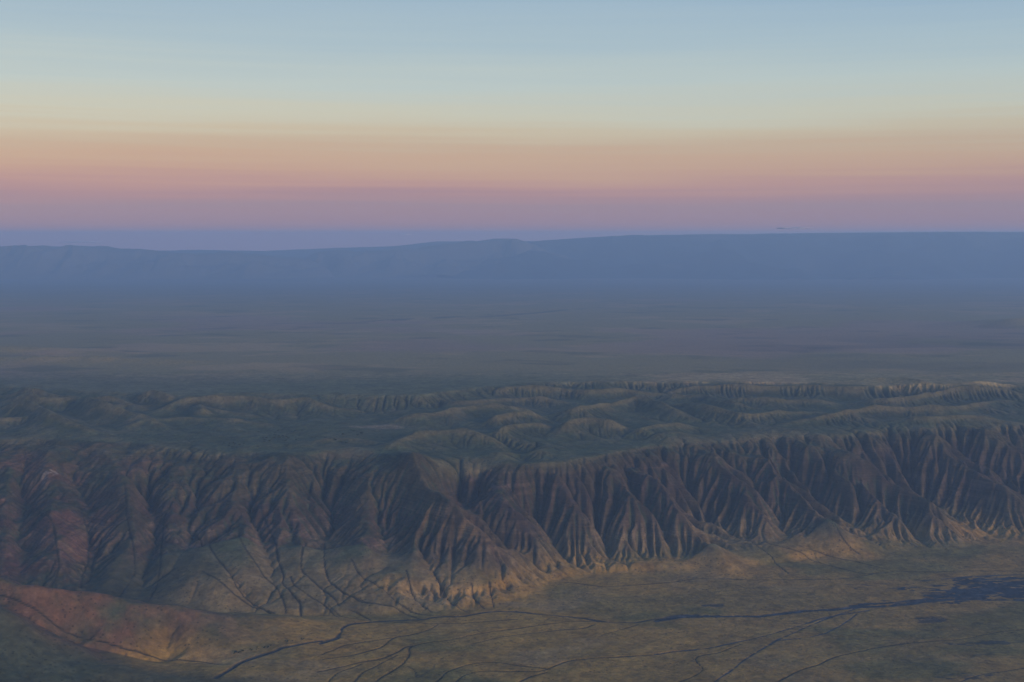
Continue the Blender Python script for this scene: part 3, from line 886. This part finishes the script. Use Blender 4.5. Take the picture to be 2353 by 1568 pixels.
# dark reaches on the far plain: the gallery woods and the marsh under the highlands
def streak(x, y, pts, half, seed):
    P = np.array([on_plain(px, py)[:2] for px, py in pts])
    yy = np.interp(x, P[:, 0], P[:, 1]) + fbm(x, y, 1500, 3, seed) * half * .8
    t = np.interp(x, [P[0, 0], P[0, 0] + 500, P[-1, 0] - 500, P[-1, 0]], [0, 1, 1, 0])
    return np.exp(-((y - yy) / half) ** 2) * t


tuft = sstep(-.7, .3, fbm(nx, ny * .6, 260, 3, 77))
m = streak(nx, ny, [(800, 741), (900, 735), (1020, 730), (1140, 727), (1230, 720), (1400, 704)], 230, 80) * tuft
m = np.maximum(m, .8 * streak(nx, ny, [(1340, 622), (1500, 628), (1900, 634), (2353, 630)], 1500, 81))
m = np.maximum(m, .6 * streak(nx, ny, [(420, 641), (560, 643), (720, 646)], 900, 82))
m = np.maximum(m, .7 * streak(nx, ny, [(380, 773), (440, 768), (560, 764)], 70, 83) * tuft)
m = np.maximum(m, .45 * sstep(900, 4500, nx) * sstep(19000, 15000, ny) * sstep(11500, 12800, ny) * sstep(-.6, .5, fbm(nx, ny * 2, 1800, 3, 84)))
FC[sn] = blend(FC[sn], (.030, .040, .045), m * .7)
pale = swell(nx, ny, 960, 765, 760, 1300, 900, 1.0) * sstep(-.5, .4, fbm(nx, ny * 1.5, 800, 3, 86))
FC[sn] = blend(FC[sn], (.40, .27, .16), pale * .8)
# south: the land under the viewpoint
ss = slice(0, j0)
FZ[ss] = np.where(FY[ss] < 3500, 0, 0) + FZ[j0][None, :] + sstep(Y0, Y0 - 3000, FY[ss]) * fbm(FX[ss], FY[ss], 1500, 3, 65) * 60 * 1.0
FC[ss] = FC[j0][None, :, :]

# which stretch each face belongs to
cyl = np.interp(ax, *np.array([at(*p)[:2] for p in crest]).T)
eyl = np.interp(ax, *np.array([at(*p)[:2] for p in edge2]).T)
fcx = np.array([at(*p)[:2] for p in foot]); fyl = np.interp(ax, fcx[:, 0], fcx[:, 1])
ncx = np.array([at(*p)[:2] for p in valley_behind] + [at(620, 1418, 40)[:2]])
mid_y = (FY[:-1, :-1] + FY[1:, 1:]) / 2
mid_x = (FX[:-1, :-1] + FX[1:, 1:]) / 2
zone = np.zeros(mid_y.shape, np.int8)                       # 0 lower plain
zone[mid_y > fyl[None, :-1] - 20] = 1                       # escarpment
zone[mid_y > cyl[None, :-1] + 40] = 2                       # bench hills
zone[mid_y > eyl[None, :-1] + 20] = 3                       # upper plain
fzf = FZ[:-1, :-1]
zone[(mid_y < fyl[None, :-1] - 20) & (mid_x < -1150) & (fzf > 58 + 10 * 0) & (mid_y > 4000)] = 4   # near hill

# smooth normals from the whole land so that neighbouring stretches meet without a seam
gy_ = np.gradient(FZ, ay, axis=0); gx_ = np.gradient(FZ, ax, axis=1)
NRM = np.stack([-gx_, -gy_, np.ones_like(FZ)], -1)
NRM /= np.linalg.norm(NRM, axis=-1, keepdims=True)


def link_mesh(name, co, quads, col=None, nrm=None, mat=None, extra=None):
    me = bpy.data.meshes.new(name)
    nv, nf = len(co), len(quads)
    me.vertices.add(nv); me.loops.add(nf * 4); me.polygons.add(nf)
    me.vertices.foreach_set('co', np.ascontiguousarray(co, np.float32).ravel())
    me.loops.foreach_set('vertex_index', np.ascontiguousarray(quads, np.int32).ravel())
    me.polygons.foreach_set('loop_start', np.arange(0, nf * 4, 4, dtype=np.int32))
    me.polygons.foreach_set('use_smooth', np.ones(nf, bool))
    me.update(calc_edges=True)
    if col is not None:
        a = me.color_attributes.new('cover', 'FLOAT_COLOR', 'POINT')
        a.data.foreach_set('color', np.concatenate([col, np.ones((nv, 1))], 1).astype(np.float32).ravel())
    if extra is not None:
        a = me.attributes.new('bare', 'FLOAT', 'POINT')
        a.data.foreach_set('value', extra.astype(np.float32).ravel())
    if nrm is not None:
        me.normals_split_custom_set_from_vertices(nrm.astype(np.float32))
    if mat:
        me.materials.append(mat)
    o = bpy.data.objects.new(name, me)
    sc.collection.objects.link(o)
    return o


def land_material():
    m = bpy.data.materials.new('land_cover')
    m.use_nodes = True
    t = m.node_tree
    b = t.nodes['Principled BSDF']
    b.inputs['Roughness'].default_value = .95
    b.inputs['Specular IOR Level'].default_value = .08
    at_ = t.nodes.new('ShaderNodeAttribute'); at_.attribute_name = 'cover'
    ba = t.nodes.new('ShaderNodeAttribute'); ba.attribute_name = 'bare'
    g = t.nodes.new('ShaderNodeNewGeometry')

    def noise(scale, det, vec, rough=.6):
        n = t.nodes.new('ShaderNodeTexNoise')
        n.inputs['Scale'].default_value = scale; n.inputs['Detail'].default_value = det; n.inputs['Roughness'].default_value = rough
        t.links.new(vec, n.inputs['Vector'])
        return n.outputs[0]
    n1 = noise(1 / 28, 4, g.outputs['Position'])
    # beds: quick in height, slow along the face
    mp = t.nodes.new('ShaderNodeMapping'); mp.inputs['Scale'].default_value = (.0016, .0016, .11)
    t.links.new(g.outputs['Position'], mp.inputs['Vector'])
    n2 = noise(1.0, 4, mp.outputs[0], .7)
    v1 = mathn('ADD', mathn('MULTIPLY', mathn('SUBTRACT', n1, .5, tree=t), 1.1, tree=t), 1.0, tree=t)
    v2 = mathn('ADD', mathn('MULTIPLY', mathn('MULTIPLY', mathn('SUBTRACT', n2, .5, tree=t), 1.6, tree=t), ba.outputs['Fac'], tree=t), 1.0, tree=t)
    n3 = noise(1 / 11, 3, g.outputs['Position'], .7)
    vo = t.nodes.new('ShaderNodeTexVoronoi'); vo.inputs['Scale'].default_value = 1 / 30
    t.links.new(g.outputs['Position'], vo.inputs['Vector'])
    # scattered bushes: dark spots where the cover is thick enough
    spot = mathn('MULTIPLY', mathn('LESS_THAN', vo.outputs['Distance'], .20, tree=t), mathn('GREATER_THAN', noise(1 / 240, 3, g.outputs['Position']), .50, tree=t), tree=t)
    v3 = mathn('ADD', mathn('MULTIPLY', mathn('SUBTRACT', n3, .5, tree=t), .9, tree=t), 1.0, tree=t)
    v3 = mathn('MULTIPLY', v3, mathn('SUBTRACT', 1.0, mathn('MULTIPLY', spot, .5, tree=t), tree=t), tree=t)
    v = mathn('MULTIPLY', mathn('MULTIPLY', v1, v3, tree=t), mathn('MAXIMUM', v2, .35, tree=t), tree=t)
    mx = t.nodes.new('ShaderNodeVectorMath'); mx.operation = 'SCALE'
    t.links.new(at_.outputs['Color'], mx.inputs[0]); t.links.new(v, mx.inputs['Scale'])
    t.links.new(mx.outputs[0], b.inputs['Base Color'])
    bp = t.nodes.new('ShaderNodeBump'); bp.inputs['Strength'].default_value = .9; bp.inputs['Distance'].default_value = 6.0
    hgt = mathn('ADD', mathn('ADD', n1, mathn('MULTIPLY', n3, .4, tree=t), tree=t), mathn('MULTIPLY', n2, ba.outputs['Fac'], tree=t), tree=t)
    t.links.new(hgt, bp.inputs['Height'])
    t.links.new(bp.outputs[0], b.inputs['Normal'])
    return m


LAND = land_material()
BARE = np.zeros((H_, W_)); BARE[j0:j1, i0:i1] = FACE * sstep(90, 170, Z)
vid = np.arange(H_ * W_).reshape(H_, W_)
quads = np.stack([vid[:-1, :-1], vid[:-1, 1:], vid[1:, 1:], vid[1:, :-1]], -1)
CO = np.stack([FX, FY, FZ], -1).reshape(-1, 3)
for k, name in enumerate(['lower_plain', 'escarpment', 'hills', 'upper_plain', 'near_hill']):
    qz = quads[zone == k].reshape(-1, 4)
    if not len(qz):
        continue
    u, inv = np.unique(qz, return_inverse=True)
    o = link_mesh(name, CO[u], inv.reshape(-1, 4), FC.reshape(-1, 3)[u], NRM.reshape(-1, 3)[u], LAND, BARE.ravel()[u])
    o['kind'] = 'structure'

# ------------------------------------------------------------------ highlands far off
def far_range(name, prof, y0, depth, z_base, seed, col, rough=.35):
    """a range whose skyline passes the given print points; built at its own distance with its own breadth"""
    xs_ = []; hs = []
    yc = y0 + depth * .45
    for px, py in prof:
        a = np.array(at(px, py, 0.0)) - np.array((0, 0, CAM_Z)); a = a * (yc / a[1])
        xs_.append(a[0]); hs.append(a[2] + CAM_Z)
    x = np.arange(min(xs_), max(xs_), 70.0); y = np.linspace(y0, y0 + depth, 150)
    XX, YY = np.meshgrid(x, y)
    top = np.interp(x, xs_, hs)[None, :]
    t = (YY - y0) / depth
    shape = sstep(0, .42, t + .10 * fbm(XX, YY, 3500, 3, seed)) * sstep(1, .6, t)
    rel = top - z_base
    ridge = 1 - np.abs(fbm(XX, YY * .45, 2600, 5, seed + 2))
    zz = z_base - 60 + (rel + 60) * shape * (1 - rough * (1 - np.clip(ridge, 0, 1)) * (1 - sstep(.36, .44, t) * .8))
    ends = sstep(0, 2500, XX - x[0]) * sstep(0, 2500, x[-1] - XX)
    zz = z_base - 80 + (zz - z_base + 80) * ends
    c = np.broadcast_to(np.asarray(col, np.float32), XX.shape + (3,)).copy()
    c = blend(c, (.06, .05, .04), sstep(0, .9, fbm(XX, YY, 2200, 4, seed + 5)) * .6)
    v = np.arange(XX.size).reshape(XX.shape)
    q = np.stack([v[:-1, :-1], v[:-1, 1:], v[1:, 1:], v[1:, :-1]], -1).reshape(-1, 4)
    o = link_mesh(name, np.stack([XX, YY, zz], -1).reshape(-1, 3), q, c.reshape(-1, 3), None, LAND, np.zeros(XX.size))
    o['kind'] = 'structure'


far_range('mountains', [(-300, 566), (0, 566), (90, 561), (160, 562), (215, 563), (250, 571), (330, 573), (400, 582), (440, 580), (500, 574), (540, 575), (600, 583), (680, 592), (760, 604), (820, 616)],
          55000, 9000, 95, 700, (.085, .075, .060), .55)
far_range('mountains', [(620, 606), (700, 582), (770, 574), (850, 578), (940, 570), (985, 558), (1040, 548), (1185, 548), (1225, 560), (1260, 578), (1330, 592), (1420, 606)],
          57500, 9000, 90, 720, (.085, .075, .060), .55)
far_range('highlands', [(980, 606), (1120, 575), (1250, 552), (1450, 540), (1700, 537), (2000, 534), (2353, 532), (2900, 530), (3400, 534)],
          55000, 20000, 95, 740, (.016, .028, .034), .10)
far_range('highlands', [(-1600, 584), (-300, 580), (200, 581), (420, 574), (600, 577), (760, 570), (900, 566), (1000, 555), (1200, 553), (1500, 556)],
          67000, 9000, 90, 760, (.05, .05, .05), .12)

# ------------------------------------------------------------------ air
hz = bpy.data.materials.new('haze')
hz.use_nodes = True
hz.node_tree.nodes.clear()
ho = hz.node_tree.nodes.new('ShaderNodeOutputMaterial')
pv = hz.node_tree.nodes.new('ShaderNodeVolumePrincipled')
pv.inputs['Color'].default_value = (.42, .64, .95, 1)
pv.inputs['Density'].default_value = 2.3e-5
pv.inputs['Anisotropy'].default_value = 0.1
hz.node_tree.links.new(pv.outputs[0], ho.inputs['Volume'])
bxm = bpy.data.meshes.new('haze')
xb, y_a, y_b, zb, zt = 140000.0, -6500.0, 81000.0, -500.0, CAM_Z + 330
vs = [(sx_ * xb, yy_, zz_) for zz_ in (zb, zt) for yy_ in (y_a, y_b) for sx_ in (-1, 1)]
bxm.from_pydata(vs, [], [(0, 2, 3, 1), (4, 5, 7, 6), (0, 1, 5, 4), (2, 6, 7, 3), (0, 4, 6, 2), (1, 3, 7, 5)])
bxm.materials.append(hz)
hb = bpy.data.objects.new('haze', bxm)
hb['kind'] = 'stuff'
sc.collection.objects.link(hb)

# ------------------------------------------------------------------ acacias of the flat behind the cliff edge
def plain_material(name, col, var=.35, rough=.9):
    m = bpy.data.materials.new(name)
    m.use_nodes = True
    t = m.node_tree
    b = t.nodes['Principled BSDF']
    b.inputs['Roughness'].default_value = rough
    b.inputs['Specular IOR Level'].default_value = .1
    n = t.nodes.new('ShaderNodeTexNoise'); n.inputs['Scale'].default_value = .6; n.inputs['Detail'].default_value = 3
    g = t.nodes.new('ShaderNodeNewGeometry')
    t.links.new(g.outputs['Position'], n.inputs['Vector'])
    r = t.nodes.new('ShaderNodeValToRGB')
    r.color_ramp.elements[0].color = (*[v * (1 - var) for v in col], 1); r.color_ramp.elements[0].position = .3
    r.color_ramp.elements[1].color = (*[v * (1 + var) for v in col], 1); r.color_ramp.elements[1].position = .7
    t.links.new(n.outputs[0], r.inputs[0]); t.links.new(r.outputs[0], b.inputs['Base Color'])
    return m


LEAF = plain_material('leaf', (.035, .050, .024))
BARK = plain_material('bark', (.09, .07, .05))
BUSH = plain_material('bush_leaf', (.030, .040, .020))


def limb(vs, fs, pts, r0, r1, n=7):
    base = len(vs)
    for k, p in enumerate(pts):
        r = r0 + (r1 - r0) * k / (len(pts) - 1)
        for a in range(n):
            vs.append((p[0] + r * math.cos(a * 2 * math.pi / n), p[1] + r * math.sin(a * 2 * math.pi / n), p[2]))
    for k in range(len(pts) - 1):
        for a in range(n):
            i, j = base + k * n + a, base + k * n + (a + 1) % n
            fs.append((i, j, j + n, i + n))


def plant(kind, w, h, flat, seed, mats, trunk_h):
    rnd = random.Random(seed)
    vs, fs = [], []
    limb(vs, fs, [(0, 0, -1.5), (.1, 0, trunk_h * .5), (.3, .1, trunk_h)], .055 * h, .035 * h)
    tips = []
    for k in range(6):
        a = k * 1.05 + rnd.random() * .5
        r = w * (.18 + .16 * rnd.random())
        tip = (r * math.cos(a), r * math.sin(a), trunk_h + (h - trunk_h) * (.35 + .3 * rnd.random()))
        limb(vs, fs, [(.3, .1, trunk_h * .9), (tip[0] * .5, tip[1] * .5, trunk_h + (tip[2] - trunk_h) * .45), tip], .024 * h, .008 * h, 5)
        tips.append(tip)
    tm = bpy.data.meshes.new('trunk'); tm.from_pydata(vs, [], fs); tm.materials.append(mats[1])
    vs, fs = [], []
    blobs = [(t[0], t[1], t[2] + h * .06, w * (.17 + .08 * rnd.random())) for t in tips] + [(0, 0, h * .86, w * .2)]
    for bx, by, bz, br in blobs:
        for _ in range(120):
            while True:
                p = [rnd.uniform(-1, 1) for _ in range(3)]
                if .25 < sum(q * q for q in p) < 1:
                    break
            c = Vector((bx + p[0] * br, by + p[1] * br, min(h, bz + p[2] * br * flat)))
            s_ = w * rnd.uniform(.018, .036)
            u = Vector((rnd.uniform(-1, 1), rnd.uniform(-1, 1), rnd.uniform(-.5, .5))).normalized() * s_
            v = u.orthogonal().normalized() * s_ * rnd.uniform(.6, 1.2)
            i = len(vs)
            vs += [tuple(c - u - v), tuple(c + u - v), tuple(c + u * .7 + v), tuple(c - u * .7 + v)]
            fs.append((i, i + 1, i + 2, i + 3))
    cm = bpy.data.meshes.new('crown'); cm.from_pydata(vs, [], fs); cm.materials.append(mats[0])
    root = bpy.data.objects.new(kind, None)
    tr = bpy.data.objects.new('trunk', tm); cw = bpy.data.objects.new('crown', cm)
    tr.parent = root; cw.parent = root
    return root, [tr, cw]


def set_out(proto, used, loc, rot, scale, label, cat, group):
    root, kids = proto
    if id(root) in used:
        r = root.copy()
        ks = []
        for k in kids:
            c = k.copy(); c.parent = r; ks.append(c)
    else:
        used.add(id(root)); r, ks = root, kids
    for o in [r] + ks:
        sc.collection.objects.link(o)
    r.location = loc; r.rotation_euler = (0, 0, rot); r.scale = (scale,) * 3
    r['label'] = label; r['category'] = cat; r['group'] = group


rnd = random.Random(8)
protos = [plant('acacia_tree', 20, 12, .38, 1, (LEAF, BARK), 5.0), plant('acacia_tree', 17, 11, .5, 2, (LEAF, BARK), 4.2), plant('acacia_tree', 23, 13, .34, 3, (LEAF, BARK), 5.6)]
used = set()
stands = [
    ('low dark acacia at the left end of the flat, close behind the cliff edge', D_([(1430, 692), (1465, 692), (1492, 690), (1500, 696), (1530, 700), (1555, 692), (1460, 710), (1480, 712), (1510, 718)])),
    ('dark flat-topped acacia in the middle cluster of the flat', D_([(1680, 660), (1700, 656), (1690, 672), (1687, 682), (1720, 676), (1730, 670), (1755, 640), (1760, 646), (1780, 645), (1785, 655), (1750, 655), (1805, 645), (1810, 655), (1825, 650), (1840, 660), (1830, 668), (1822, 675), (1805, 672)])),
    ('small acacia on the far side of the flat, at the foot of the green hills', D_([(1650, 620), (1775, 612), (1800, 608), (1755, 622), (1860, 617), (1885, 612), (1870, 622), (1930, 608), (1910, 640), (1890, 668)])),
    ('dark acacia in the knot just behind the cliff edge, below the middle cluster', D_([(1820, 700), (1835, 706), (1830, 712), (1645, 715), (1845, 700)])),
    ('lone acacia standing on the open right part of the flat, before the pale clay', D_([(1990, 655), (2010, 658), (2075, 662), (2135, 665), (2145, 670), (2180, 680), (2210, 688)])),
    ('small dark acacia standing on the pale bare clay', D_([(2240, 606), (2310, 630), (2190, 632), (2280, 640)]) + E_([(165, 615), (215, 628), (95, 635)])),
    ('acacia on the green rise just right of and below the pale clay', E_([(45, 665), (120, 688)])),
]
for label, pts in stands:
    for px, py in pts:
        p = sight(Z, DX, px, py)
        z = float(sample(Z, DX, p[0], p[1]))
        set_out(protos[rnd.randrange(3)], used, (p[0], p[1], z - .4), rnd.random() * 6.28, rnd.uniform(.8, 1.25), label, 'tree', 'acacias scattered over the flat behind the cliff edge')

bush = [plant('shrub', 9, 5.5, .8, 11, (BUSH, BARK), 1.2), plant('shrub', 7, 4.5, .9, 12, (BUSH, BARK), 1.0)]
for label, line, n in (('dark shrub on the bank of the dry stream below the red-brown hill', A_([(1420, 1392), (1500, 1376), (1580, 1362), (1660, 1350)]), 26),
                       ('dark shrub in the line above the stream bend, right of the red-brown hill', A_([(1700, 1325), (1800, 1312), (1900, 1308)]), 8)):
    L_ = np.array(line)
    for k in range(n):
        t = rnd.random() * (len(L_) - 1); i = int(t); q = L_[i] + (L_[i + 1] - L_[i]) * (t - i)
        p = sight(Z, DX, q[0], q[1] + rnd.uniform(-2.5, 2.5))
        set_out(bush[k % 2], used, (p[0], p[1], float(sample(Z, DX, *p)) - .3), rnd.random() * 6.28, rnd.uniform(.7, 1.5), label, 'shrub', 'dark shrubs along the stream below the red-brown hill')

# ------------------------------------------------------------------ thin clouds low on the horizon
def cloud(px, py, dist, wide, high, label, col, seed):
    a = np.array(at(px, py, 0.0)) - np.array((0, 0, CAM_Z)); c = a * (dist / a[1]) + np.array((0, 0, CAM_Z))
    n, m = 72, 20
    th, ph = np.meshgrid(np.linspace(0, 2 * np.pi, n, endpoint=False), np.linspace(.02, np.pi - .02, m))
    x = np.cos(th) * np.sin(ph); y = np.sin(th) * np.sin(ph); z = np.cos(ph)
    r = 1 + .35 * fbm(x * 2.2 + 9, y * 2.2 + z * 3, 1, 4, seed)
    co = np.stack([c[0] + x * r * wide * (.8 + .2 * z), c[1] + y * r * wide * .5, c[2] + np.where(z > 0, z * r * 1.0, z * .45) * high], -1).reshape(-1, 3)
    v = np.arange(n * m).reshape(m, n)
    q = np.stack([v[:-1], np.roll(v, -1, 1)[:-1], np.roll(v, -1, 1)[1:], v[1:]], -1).reshape(-1, 4)
    o = link_mesh('cloud', co, q, None, None, plain_material('cloud_vapour', col, .06))
    o['label'] = label; o['category'] = 'cloud'


cloud(1822, 525.5, 125000, 1900, 110, 'thin dark lens of cloud low over the right half of the horizon', (.44, .40, .43), 21)
cloud(190, 557, 118000, 2600, 90, 'long thin pale cloud resting on the flat mountain top at far left', (.52, .45, .48), 22)
cloud(930, 540, 122000, 700, 120, 'tiny pale puff of cloud over the horizon left of the table mountain', (.55, .47, .50), 23)
